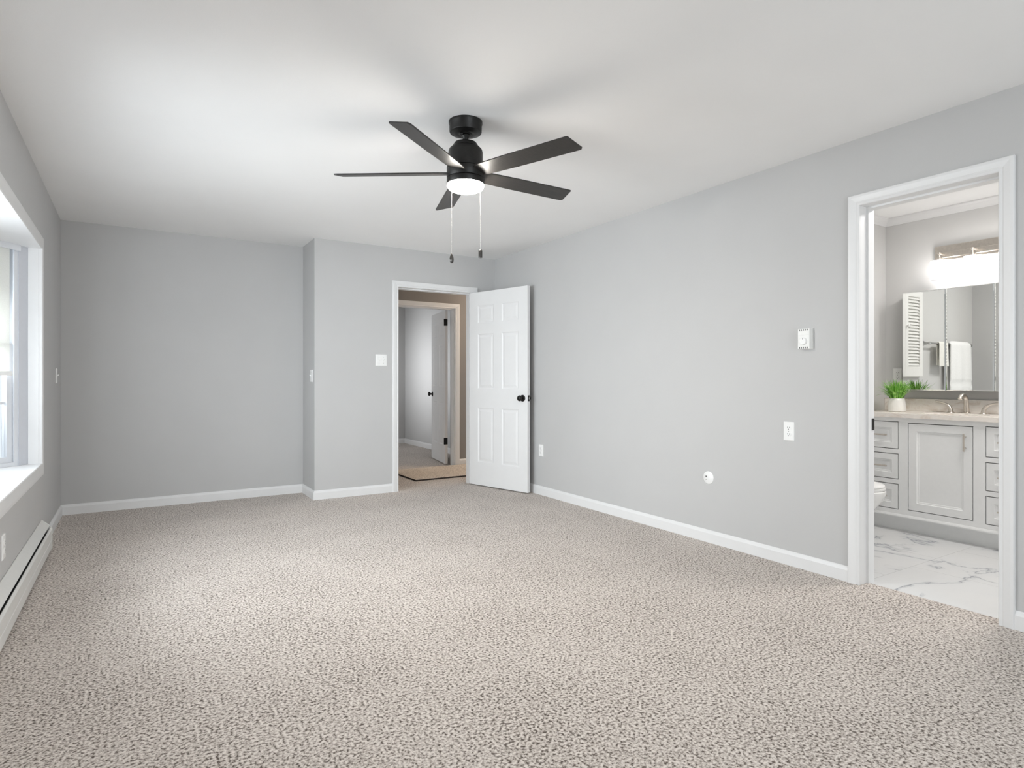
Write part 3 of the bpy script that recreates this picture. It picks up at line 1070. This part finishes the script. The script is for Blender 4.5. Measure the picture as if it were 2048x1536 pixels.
# pull chains with fobs hang from the rim of the light kit
sx, cx = math.sin(YAW), math.cos(YAW)
for off, zb, fob, dy in ((-0.066, 1.752, 'round', -0.055), (0.078, 1.775, 'bar', -0.045)):
    x, y = FX + cx * off + sx * dy, FY - sx * off + cx * dy
    bm = B()
    tube(bm, [(x, y, 2.119), (x, y, zb)], 0.0011, 8)
    z = 2.112
    while z > zb + 0.004:
        lathe(bm, [(0, -0.0021), (0.0018, -0.001), (0.0018, 0.001), (0, 0.0021)], (x, y, z), 6)
        z -= 0.012
    ch = obj('pull_chain', bm, M['cord'], fan, smooth=True)
    if fob == 'round':
        bm = lathe(B(), [(0, -0.046), (0.005, -0.045), (0.0100, -0.038), (0.0115, -0.025), (0.009, -0.012), (0.0045, -0.003), (0.002, 0.003), (0, 0.004)], (x, y, zb), 18, 'Z', 1.0, 0.6)
    else:
        bm = lathe(B(), [(0, -0.040), (0.0095, -0.040), (0.010, -0.037), (0.010, -0.004), (0.0075, 0.0), (0.002, 0.003), (0, 0.004)], (x, y, zb), 18)
    obj('pull_fob', bm, M['fob'], ch, smooth=True)

# ------------------------------------------------------------------ hall rug
rg = thing('hall_rug', (3.5, 6.65, 0), 'beige bound rug on the hall carpet past the entry door', 'rug')
obj('pile', prism(B(), [(2.632, 6.243), (4.4, 6.243), (4.4, 7.07), (2.622, 7.07)], 0.001, 0.016), M['rug'], rg)
bm = B()
tube(bm, [(4.4, 6.240, 0.008), (2.628, 6.240, 0.008), (2.618, 7.07, 0.008)], 0.008, 8)
obj('binding', bm, M['binding'], rg, smooth=True)

# ------------------------------------------------------------------ bathroom: crown moulding
CROWN = [(0, -0.058), (0.006, -0.058), (0.012, -0.046), (0.030, -0.022), (0.044, -0.010), (0.046, -0.0005), (0, -0.0005)]
bm = sweep(B(), CROWN, (BX1, BYB, H), (BX1, BYS, H), (-1, 0, 0), zz)
sweep(bm, CROWN, (BX0, BYS, H), (BX1, BYS, H), (0, -1, 0), zz)
struct('trim_8', bm, M['trim'], 'white crown moulding around the bathroom ceiling', 'crown moulding')

# ------------------------------------------------------------------ vanity
VX, VB = 4.78, 5.262             # face plane, back
VY0, VY1 = 1.395, 2.632
CT = 0.872                       # worktop top
van = thing('bathroom_vanity', ((VX + VB) / 2, (VY0 + VY1) / 2, 0), 'white vanity cabinet with a panelled door and drawer stacks', 'vanity')
drw_l, door_y, drw_r = (2.300, 2.605), (1.830, 2.236), (1.455, 1.762)
dz = [(0.163, 0.352), (0.384, 0.575), (0.607, 0.812)]
doorz = (0.170, 0.806)
# face frame with openings: slabs between the openings
bm = B()
ft = 0.019
zb_, zt_ = 0.112, CT - 0.031
ysplit = [VY0, drw_r[0], drw_r[1], door_y[0], door_y[1], drw_l[0], drw_l[1], VY1]
for i in (0, 2, 4, 6):
    box(bm, VX, VX + ft, ysplit[i], ysplit[i + 1], zb_, zt_)
for a, b_ in (drw_l, drw_r):
    box(bm, VX, VX + ft, a, b_, zb_, dz[0][0])
    box(bm, VX, VX + ft, a, b_, dz[0][1], dz[1][0])
    box(bm, VX, VX + ft, a, b_, dz[1][1], dz[2][0])
    box(bm, VX, VX + ft, a, b_, dz[2][1], zt_)
box(bm, VX, VX + ft, door_y[0], door_y[1], zb_, doorz[0])
box(bm, VX, VX + ft, door_y[0], door_y[1], doorz[1], zt_)
obj('face_frame', bm, M['vanity'], van)
bm = B()
box(bm, VX + ft, VB, VY0, VY0 + 0.016, zb_, zt_)
box(bm, VX + ft, VB, VY1 - 0.016, VY1, zb_, zt_)
box(bm, VB - 0.01, VB, VY0 + 0.016, VY1 - 0.016, zb_, zt_)
box(bm, VX + ft, VB - 0.01, VY0 + 0.016, VY1 - 0.016, zb_, zb_ + 0.016)
obj('carcass', bm, M['vanity'], van)
mould = [(0, 0.112), (-0.006, 0.112), (-0.006, 0.119), (-0.002, 0.130), (0, 0.132)]
obj('base_moulding', sweep(B(), mould, (VX, VY0, 0), (VX, VY1, 0), (1, 0, 0), zz), M['vanity'], van)
obj('toe_kick', box(B(), VX + 0.075, VB, VY0, VY1, 0, 0.112), M['vanity'], van)


def front_panel(y0, y1, z0, z1, name, rail):
    w, hh = y1 - y0, z1 - z0
    bm = B()
    vd = {}
    rings = []
    for ins, d in ((0, 0.0), (rail, 0.0), (rail + 0.004, 0.005), (rail + 0.013, 0.006), (rail + 0.016, 0.008)):
        rings.append([bm.verts.new((VX + d, y, z)) for y, z in ((y0 + ins, z0 + ins), (y1 - ins, z0 + ins), (y1 - ins, z1 - ins), (y0 + ins, z1 - ins))])
    for a, b in zip(rings[:-1], rings[1:]):
        for k in range(4):
            bm.faces.new((a[k], a[(k + 1) % 4], b[(k + 1) % 4], b[k]))
    bm.faces.new(rings[-1])
    bk = [bm.verts.new((VX + 0.018, y, z)) for y, z in ((y0, z0), (y1, z0), (y1, z1), (y0, z1))]
    for k in range(4):
        bm.faces.new((rings[0][k], rings[0][(k + 1) % 4], bk[(k + 1) % 4], bk[k]))
    bm.faces.new(bk[::-1])
    return obj(name, bm, M['vanity'], van)


def pull(a, b, n, parent):
    """bar pull between two points, standing off along n"""
    a, b, n = Vector(a), Vector(b), Vector(n)
    d = (b - a).normalized()
    bm = B()
    tube(bm, [a + n * 0.030, b + n * 0.030], 0.0058, 14)
    L = (b - a).length
    for s in (0.18, 0.82):
        p = a + d * (L * s)
        tube(bm, [p, p + n * 0.030], 0.0045, 12)
    return obj('handle', bm, M['nickel'], parent, smooth=True)


gp = 0.0052
out = Vector((-1, 0, 0))
for a, b_ in (drw_l, drw_r):
    for z0, z1 in dz:
        f = front_panel(a + gp, b_ - gp, z0 + gp, z1 - gp, 'drawer', 0.042)
        ym, zm = (a + b_) / 2, (z0 + z1) / 2
        pull((VX + 0.008, ym - 0.08, zm), (VX + 0.008, ym + 0.08, zm), out, f)
f = front_panel(door_y[0] + gp, door_y[1] - gp, doorz[0] + gp, doorz[1] - gp, 'cabinet_door', 0.052)
pull((VX, door_y[0] + 0.045, 0.635), (VX, door_y[0] + 0.045, 0.755), out, f)

# worktop with sink cut-out, backsplash, basin
CY = (door_y[0] + door_y[1]) / 2
CXs = 5.015
wt = thing('vanity_worktop', (5.0, CY, CT - 0.03), 'beige veined stone worktop with a sink on the white vanity', 'worktop')
bm = B()
nseg = 48
outer = []
x0, x1, y0, y1 = VX - 0.022, BX1 - 0.001, VY0 - 0.015, BYS - 0.001
inner_t, inner_b, out_t, out_b = [], [], [], []
for i in range(nseg):
    t = 2 * math.pi * (i + 0.5) / nseg
    ct, st_ = math.cos(t), math.sin(t)
    ix, iy = CXs + 0.150 * ct, CY + 0.205 * st_
    k = min((x1 - CXs) / ct if ct > 0 else (x0 - CXs) / ct, (y1 - CY) / st_ if st_ > 0 else (y0 - CY) / st_)
    ox, oy = CXs + ct * k, CY + st_ * k
    inner_t.append(bm.verts.new((ix, iy, CT)))
    inner_b.append(bm.verts.new((ix, iy, CT - 0.03)))
    out_t.append((ox, oy))
cor = [(x0, y0), (x1, y0), (x1, y1), (x0, y1)]
ot = [bm.verts.new((p[0], p[1], CT)) for p in out_t]
ob = [bm.verts.new((p[0], p[1], CT - 0.03)) for p in out_t]
for i in range(nseg):
    j = (i + 1) % nseg
    bm.faces.new((inner_t[i], inner_t[j], inner_b[j], inner_b[i]))
    extra = None
    p, q = out_t[i], out_t[j]
    same = abs(p[0] - q[0]) < 1e-6 or abs(p[1] - q[1]) < 1e-6
    if same:
        bm.faces.new((inner_t[i], ot[i], ot[j], inner_t[j]))
        bm.faces.new((inner_b[j], ob[j], ob[i], inner_b[i]))
        bm.faces.new((ot[i], ob[i], ob[j], ot[j]))
    else:
        kc = min(cor, key=lambda cc: (cc[0] - (p[0] + q[0]) / 2) ** 2 + (cc[1] - (p[1] + q[1]) / 2) ** 2)
        vt, vb = bm.verts.new((kc[0], kc[1], CT)), bm.verts.new((kc[0], kc[1], CT - 0.03))
        bm.faces.new((inner_t[i], ot[i], vt, ot[j], inner_t[j]))
        bm.faces.new((inner_b[j], ob[j], vb, ob[i], inner_b[i]))
        bm.faces.new((ot[i], ob[i], vb, vt))
        bm.faces.new((vt, vb, ob[j], ot[j]))
obj('slab', bm, M['stone'], wt)
tag(obj('backsplash', box(B(), BX1 - 0.022, BX1 - 0.001, y0, y1 - 0.001, CT, CT + 0.098), M['stone'], bevel=0.002), 'low beige stone backsplash strip along the bathroom wall behind the faucet', 'backsplash')
bm = lathe(B(), [(0.152, CT - 0.0301), (0.146, CT - 0.06), (0.125, CT - 0.11), (0.085, CT - 0.145), (0.02, CT - 0.155), (0.0, CT - 0.155)], (CXs, CY, 0), 48, 'Z', 1.0, 1.36)
bm.faces.ensure_lookup_table()
for fc in list(bm.faces):
    if len(fc.verts) > 10:
        bm.faces.remove(fc)
bs = obj('sink_basin', bm, M['porcelain'], wt, smooth=True)
sol = bs.modifiers.new('thickness', 'SOLIDIFY')
sol.thickness = -0.006
dr = obj('drain', lathe(B(), [(0, CT - 0.154), (0.022, CT - 0.154), (0.020, CT - 0.150), (0, CT - 0.149)], (CXs, CY, 0), 24), M['nickel'], wt)

# widespread faucet
FXb = 5.205
fa = thing('faucet', (FXb, CY, CT), 'brushed nickel widespread faucet with two lever handles', 'faucet')
bm = B()
lathe(bm, [(0, 0), (0.027, 0), (0.026, 0.006), (0.021, 0.010), (0, 0.010)], (FXb, CY, CT), 28)
pts, rad = [], []
for i in range(17):
    s = i / 16
    if s < 0.4:
        q = s / 0.4
        pts.append((FXb - 0.012 * q, CY, CT + 0.008 + 0.085 * q))
        rad.append(0.019 - 0.005 * q)
    else:
        a = (s - 0.4) / 0.6 * R(160)
        pts.append((FXb - 0.012 - 0.050 * (1 - math.cos(a)), CY, CT + 0.093 + 0.042 * math.sin(a)))
        rad.append(0.014 - 0.001 * (s - 0.4))
tube(bm, pts, rad, 18)
obj('spout', bm, M['nickel'], fa, smooth=True)
for sg in (-1, 1):
    y = CY + sg * 0.103
    bm = B()
    lathe(bm, [(0, 0), (0.024, 0), (0.023, 0.005), (0.018, 0.009), (0, 0.009)], (FXb, y, CT), 24)
    pts, rad = [], []
    for i in range(13):
        s = i / 12
        ang = s * R(90)
        pts.append((FXb + 0.004 * s, y + sg * 0.105 * (1 - math.cos(ang)) ** 1.1, CT + 0.006 + 0.076 * math.sin(ang) ** 0.9))
        rad.append(0.016 - 0.010 * min(1, s * 1.35))
    tube(bm, pts, rad, 14)
    obj('lever_handle', bm, M['nickel'], fa, smooth=True)

# ------------------------------------------------------------------ potted grass
PX, PY = 5.03, 2.432
pg = thing('potted_grass', (PX, PY, CT), 'green artificial grass in a white ceramic pot on the worktop', 'potted plant')
obj('pot', lathe(B(), [(0, 0), (0.052, 0), (0.059, 0.004), (0.061, 0.02), (0.060, 0.05), (0.055, 0.085), (0.051, 0.102), (0.049, 0.104), (0.045, 0.102), (0.046, 0.09), (0, 0.09)], (PX, PY, CT), 40), M['pot'], pg, smooth=True)
obj('soil', lathe(B(), [(0, 0.088), (0.0455, 0.088), (0.0455, 0.093), (0, 0.096)], (PX, PY, CT), 24), M['soil'], pg)
bm = B()
for i in range(210):
    a = random.uniform(0, 2 * math.pi)
    r0 = 0.040 * math.sqrt(random.random())
    lean = random.uniform(0.15, 1.0) * (0.40 + r0 / 0.045) * (0.62 if math.cos(a) > 0.3 else 1.0)
    L = random.uniform(0.115, 0.165)
    wd = random.uniform(0.0035, 0.0060)
    base = Vector((PX + r0 * math.cos(a), PY + r0 * math.sin(a), CT + 0.092))
    d = Vector((math.cos(a), math.sin(a), 0))
    side = Vector((-math.sin(a), math.cos(a), 0))
    prev = None
    for k in range(6):
        s = k / 5
        th2 = lean * (0.5 + 0.6 * s)
        p = base + d * (L * s * math.sin(th2)) + Vector((0, 0, L * s * math.cos(th2)))
        hw = wd * (1 - s ** 2.2) * 0.9 + 0.0003
        fold = d * (-0.0012)
        cur = [bm.verts.new(p - side * hw), bm.verts.new(p + fold), bm.verts.new(p + side * hw)]
        if prev:
            bm.faces.new((prev[0], prev[1], cur[1], cur[0]))
            bm.faces.new((prev[1], prev[2], cur[2], cur[1]))
        prev = cur
obj('grass_blades', bm, M['grass'], pg, smooth=True)

# ------------------------------------------------------------------ mirror cabinet
MF = BX1 - 0.105
MY1, MZ0, MZ1 = 2.462, 1.038, 1.806
mw = [0.302, 0.303, 0.302]
mc = thing('mirror_cabinet', (BX1 - 0.05, MY1 - 0.45, MZ0), 'three-panel mirrored medicine cabinet above the vanity', 'mirror cabinet')
MY0 = MY1 - sum(mw) - 0.004
obj('cabinet_body', box(B(), MF + 0.006, BX1 - 0.0005, MY0 + 0.002, MY1 - 0.002, MZ0 + 0.003, MZ1 - 0.003), M['chrome'], mc)
y = MY1
for w in mw:
    bm = B()
    y0, y1 = y - w + 0.0012, y - 0.0012
    rings = []
    for ins, d in ((0, 0.006), (0, 0.002), (0.006, 0.0)):
        rings.append([bm.verts.new((MF + d, yy, z_)) for yy, z_ in ((y0 + ins, MZ0 + ins), (y1 - ins, MZ0 + ins), (y1 - ins, MZ1 - ins), (y0 + ins, MZ1 - ins))])
    for a, b in zip(rings[:-1], rings[1:]):
        for k in range(4):
            bm.faces.new((a[k], a[(k + 1) % 4], b[(k + 1) % 4], b[k]))
    bm.faces.new(rings[0])
    bm.faces.new(rings[-1][::-1])
    obj('mirror_door', bm, M['mirror'], mc)
    y -= w + 0.002

# ------------------------------------------------------------------ vanity light
LY1, LY0 = 2.268, 1.66
LZ = 2.030
vl = thing('vanity_light', (BX1, (LY0 + LY1) / 2, LZ), 'brushed nickel vanity light with lit glass shades above the mirror', 'wall light')
bm = box(B(), BX1 - 0.024, BX1 - 0.0005, LY0, LY1, LZ, LZ + 0.115)
obj('back_plate', bm, M['nickel'], vl, bevel=0.002)
obj('rail', box(B(), BX1 - 0.034, BX1 - 0.024, LY0 + 0.012, LY1 - 0.012, LZ + 0.02, LZ + 0.062), M['nickel'], vl, bevel=0.003)
for y in (2.200, 1.985, 1.770):
    xs = BX1 - 0.105
    bm = B()
    tube(bm, [(BX1 - 0.030, y, LZ + 0.045), (xs, y, LZ + 0.045)], 0.007, 12)
    lathe(bm, [(0, 0.036), (0.006, 0.036), (0.012, 0.040), (0.012, 0.050), (0.006, 0.054), (0, 0.054)], (xs, y, LZ), 18)
    tube(bm, [(xs, y, LZ + 0.045), (xs, y, LZ + 0.008)], 0.006, 12)
    lathe(bm, [(0, -0.012), (0.020, -0.012), (0.020, 0.006), (0.014, 0.012), (0, 0.012)], (xs, y, LZ), 24)
    ar = obj('arm', bm, M['nickel'], vl, smooth=True)
    bm = lathe(B(), [(0.020, -0.008), (0.056, -0.010), (0.058, -0.014), (0.058, -0.150), (0.0565, -0.150), (0.0565, -0.016), (0.020, -0.012)], (xs, y, LZ), 36)
    obj('glass_shade', bm, M['frost'], ar, smooth=True)
    bm = lathe(B(), [(0, -0.128), (0.018, -0.125), (0.034, -0.110), (0.038, -0.090), (0.034, -0.060), (0.020, -0.030), (0.014, -0.013), (0, -0.0125)], (xs, y, LZ), 28)
    obj('bulb', bm, M['bulb'], ar, smooth=True)

# ------------------------------------------------------------------ toilet against the side wall
TX = 4.125
tl = thing('toilet', (TX, BYS - 0.35, 0), 'white porcelain toilet just inside the bathroom beside the vanity', 'toilet')
TYc = 2.31


def oval_stack(bm, secs, seg=44):
    """secs: [(z, y centre, half width x, half length y front, half length y back)]"""
    rings = []
    for z, yc, hx, hf, hb in secs:
        ring = []
        for i in range(seg):
            t = 2 * math.pi * i / seg
            cx_, sy_ = math.cos(t), math.sin(t)
            ring.append(bm.verts.new((TX + hx * cx_, yc + (hb if sy_ > 0 else hf) * sy_, z)))
        rings.append(ring)
    for a, b in zip(rings[:-1], rings[1:]):
        for i in range(seg):
            bm.faces.new((a[i], a[(i + 1) % seg], b[(i + 1) % seg], b[i]))
    bm.faces.new(rings[0][::-1])
    bm.faces.new(rings[-1])
    return bm


bm = oval_stack(B(), [(0.0, TYc + 0.10, 0.115, 0.165, 0.20), (0.02, TYc + 0.10, 0.112, 0.16, 0.20), (0.10, TYc + 0.10, 0.105, 0.14, 0.19), (0.18, TYc + 0.08, 0.12, 0.155, 0.20),
                      (0.26, TYc + 0.03, 0.150, 0.20, 0.21), (0.33, TYc, 0.178, 0.222, 0.21), (0.37, TYc, 0.186, 0.235, 0.205), (0.385, TYc, 0.186, 0.235, 0.205), (0.392, TYc, 0.180, 0.229, 0.20)])
obj('bowl', bm, M['porcelain'], tl, smooth=True)
bm = oval_stack(B(), [(0.393, TYc, 0.176, 0.226, 0.19), (0.396, TYc, 0.182, 0.232, 0.195), (0.408, TYc, 0.182, 0.232, 0.195), (0.411, TYc, 0.178, 0.228, 0.19)])
obj('seat', bm, M['plastic'], tl, smooth=True)
bm = oval_stack(B(), [(0.412, TYc, 0.176, 0.224, 0.19), (0.415, TYc, 0.181, 0.229, 0.195), (0.424, TYc, 0.178, 0.226, 0.19), (0.431, TYc, 0.150, 0.215, 0.16), (0.434, TYc, 0.08, 0.12, 0.09)])
obj('lid', bm, M['plastic'], tl, smooth=True)
obj('tank', box(B(), TX - 0.21, TX + 0.21, BYS - 0.195, BYS - 0.008, 0.385, 0.72), M['porcelain'], tl, bevel=0.02)
obj('tank_lid', box(B(), TX - 0.22, TX + 0.22, BYS - 0.205, BYS - 0.004, 0.721, 0.755), M['porcelain'], tl, bevel=0.008)
bm = B()
tube(bm, [(TX - 0.15, BYS - 0.195, 0.66), (TX - 0.15, BYS - 0.212, 0.66), (TX - 0.07, BYS - 0.216, 0.655)], 0.007, 10)
obj('flush_lever', bm, M['chrome'], tl, smooth=True)

# ------------------------------------------------------------------ towel bar and towels on the side wall (seen in the mirror)
TBZ, TBY = 1.440, BYS - 0.062
tb = thing('towel_bar', (4.06, BYS, TBZ), 'grey metal towel bar reflected in the bathroom mirror', 'towel bar')
obj('bar', tube(B(), [(3.655, TBY, TBZ), (4.475, TBY, TBZ)], 0.0075, 14), M['chrome'], tb, smooth=True)
for x in (3.67, 4.46):
    bm = lathe(B(), [(0, 0), (0.027, 0), (0.026, 0.006), (0.016, 0.020), (0.011, 0.045), (0.013, 0.060), (0.012, 0.072), (0, 0.075)], (x, BYS, TBZ), 24, '-Y')
    obj('post', bm, M['chrome'], tb, smooth=True)


def towel(name, x0, x1, front, back, thick, mat, label, seed, band=None):
    """cloth folded over the bar: outline of the fold swept along the bar with soft waves"""
    rnd = random.Random(seed)
    ph = [rnd.uniform(0, 6.28) for _ in range(3)]
    nx = 26
    r_in, r_out = 0.0090, 0.0090 + thick
    path = []
    npt = 30
    for i in range(npt + 1):
        path.append(('f', i / npt))
    bm = B()
    rows = []
    for ix in range(nx + 1):
        u_ = ix / nx
        ring = []

        def wave(s):
            return 0.006 * (0.35 + s) * (1 + 0.6 * math.sin(u_ * 9 + ph[0]) + 0.4 * math.sin(u_ * 17 + ph[1]))
        edge = 0.30 + 0.70 * math.sqrt(min(1, min(u_, 1 - u_) / 0.14))
        ro = r_in + (r_out - r_in) * edge
        xx = x0 + (x1 - x0) * u_
        outer, inner = [], []
        for i in range(npt, -1, -1):
            s = i / npt
            zf = TBZ - front * s
            bulge = 0.0
            if band and band[0] < front * s < band[1]:
                bulge = -0.006
            flare = (u_ - 0.5) * 0.03 * s
            outer.append((xx + flare, TBY - ro - wave(s) - bulge, zf))
            inner.append((xx + flare, TBY - r_in - wave(s) * 0.6, zf))
        for k in range(1, 8):
            a = math.pi * k / 8
            outer.append((xx, TBY - ro * math.cos(a), TBZ + ro * math.sin(a)))
            inner.append((xx, TBY - r_in * math.cos(a), TBZ + r_in * math.sin(a)))
        for i in range(npt + 1):
            s = i / npt
            zf = TBZ - back * s
            w2 = wave(s) * 0.3
            outer.append((xx, min(TBY + ro - w2, BYS - 0.006), zf))
            inner.append((xx, TBY + r_in - w2, zf))
        ring = [bm.verts.new(p) for p in outer + inner[::-1]]
        rows.append(ring)
    m_ = len(rows[0])
    for a, b in zip(rows[:-1], rows[1:]):
        for k in range(m_):
            bm.faces.new((a[k], a[(k + 1) % m_], b[(k + 1) % m_], b[k]))
    h2 = m_ // 2
    for ring, flip in ((rows[0], False), (rows[-1], True)):
        for k in range(h2 - 1):
            q = (ring[k], ring[k + 1], ring[m_ - 2 - k], ring[m_ - 1 - k])
            bm.faces.new(q[::-1] if flip else q)
    o = obj(name, bm, mat, smooth=True)
    return tag(o, label, 'towel')


towel('bath_towel', 3.72, 4.110, 0.440, 0.40, 0.022, M['towel'], 'long white folded towel over the towel bar in the mirror', 3, band=(0.33, 0.37))
towel('hand_towel', 4.155, 4.315, 0.20, 0.19, 0.010, M['towel2'], 'short cream hand towel beside the long white towel', 5)

# ------------------------------------------------------------------ louvered wall cabinet on the side wall (seen in the mirror)
LX0, LXM, LX1 = 4.525, 4.825, 5.035
LZ0, LZ1 = 1.150, 1.880
lc = thing('louvered_cabinet', ((LX0 + LX1) / 2, BYS, LZ0), 'white louvered wall cabinet reflected in the left mirror panel', 'wall cabinet')
obj('cabinet_frame', box(B(), LX0 - 0.01, LX1 + 0.01, BYS - 0.012, BYS - 0.0005, LZ0 - 0.01, LZ1 + 0.01), M['louver'], lc)
for a, b_, kx in ((LX0, LXM - 0.001, LXM - 0.020), (LXM + 0.001, LX1, None)):
    bm = B()
    ys0, ys1 = BYS - 0.036, BYS - 0.0125
    sw = 0.052
    box(bm, a, a + sw, ys0, ys1, LZ0, LZ1)
    box(bm, b_ - sw, b_, ys0, ys1, LZ0, LZ1)
    box(bm, a + sw, b_ - sw, ys0, ys1, LZ0, LZ0 + 0.085)
    box(bm, a + sw, b_ - sw, ys0, ys1, LZ1 - 0.05, LZ1)
    zl = LZ0 + 0.092
    while zl < LZ1 - 0.055:
        sweep(bm, [(-0.0345, 0.0), (-0.0325, -0.002), (-0.0160, 0.022), (-0.0180, 0.024)], (a + sw, BYS, zl), (b_ - sw, BYS, zl), (0, 1, 0), zz)
        zl += 0.027
    dd = obj('louvered_door', bm, M['louver'], lc)
    if kx:
        obj('knob', lathe(B(), [(0, 0), (0.006, 0), (0.006, 0.010), (0.014, 0.016), (0.015, 0.022), (0.010, 0.027), (0, 0.028)], (kx, ys0, 1.575), 20, '-Y'), M['louver'], dd, smooth=True)
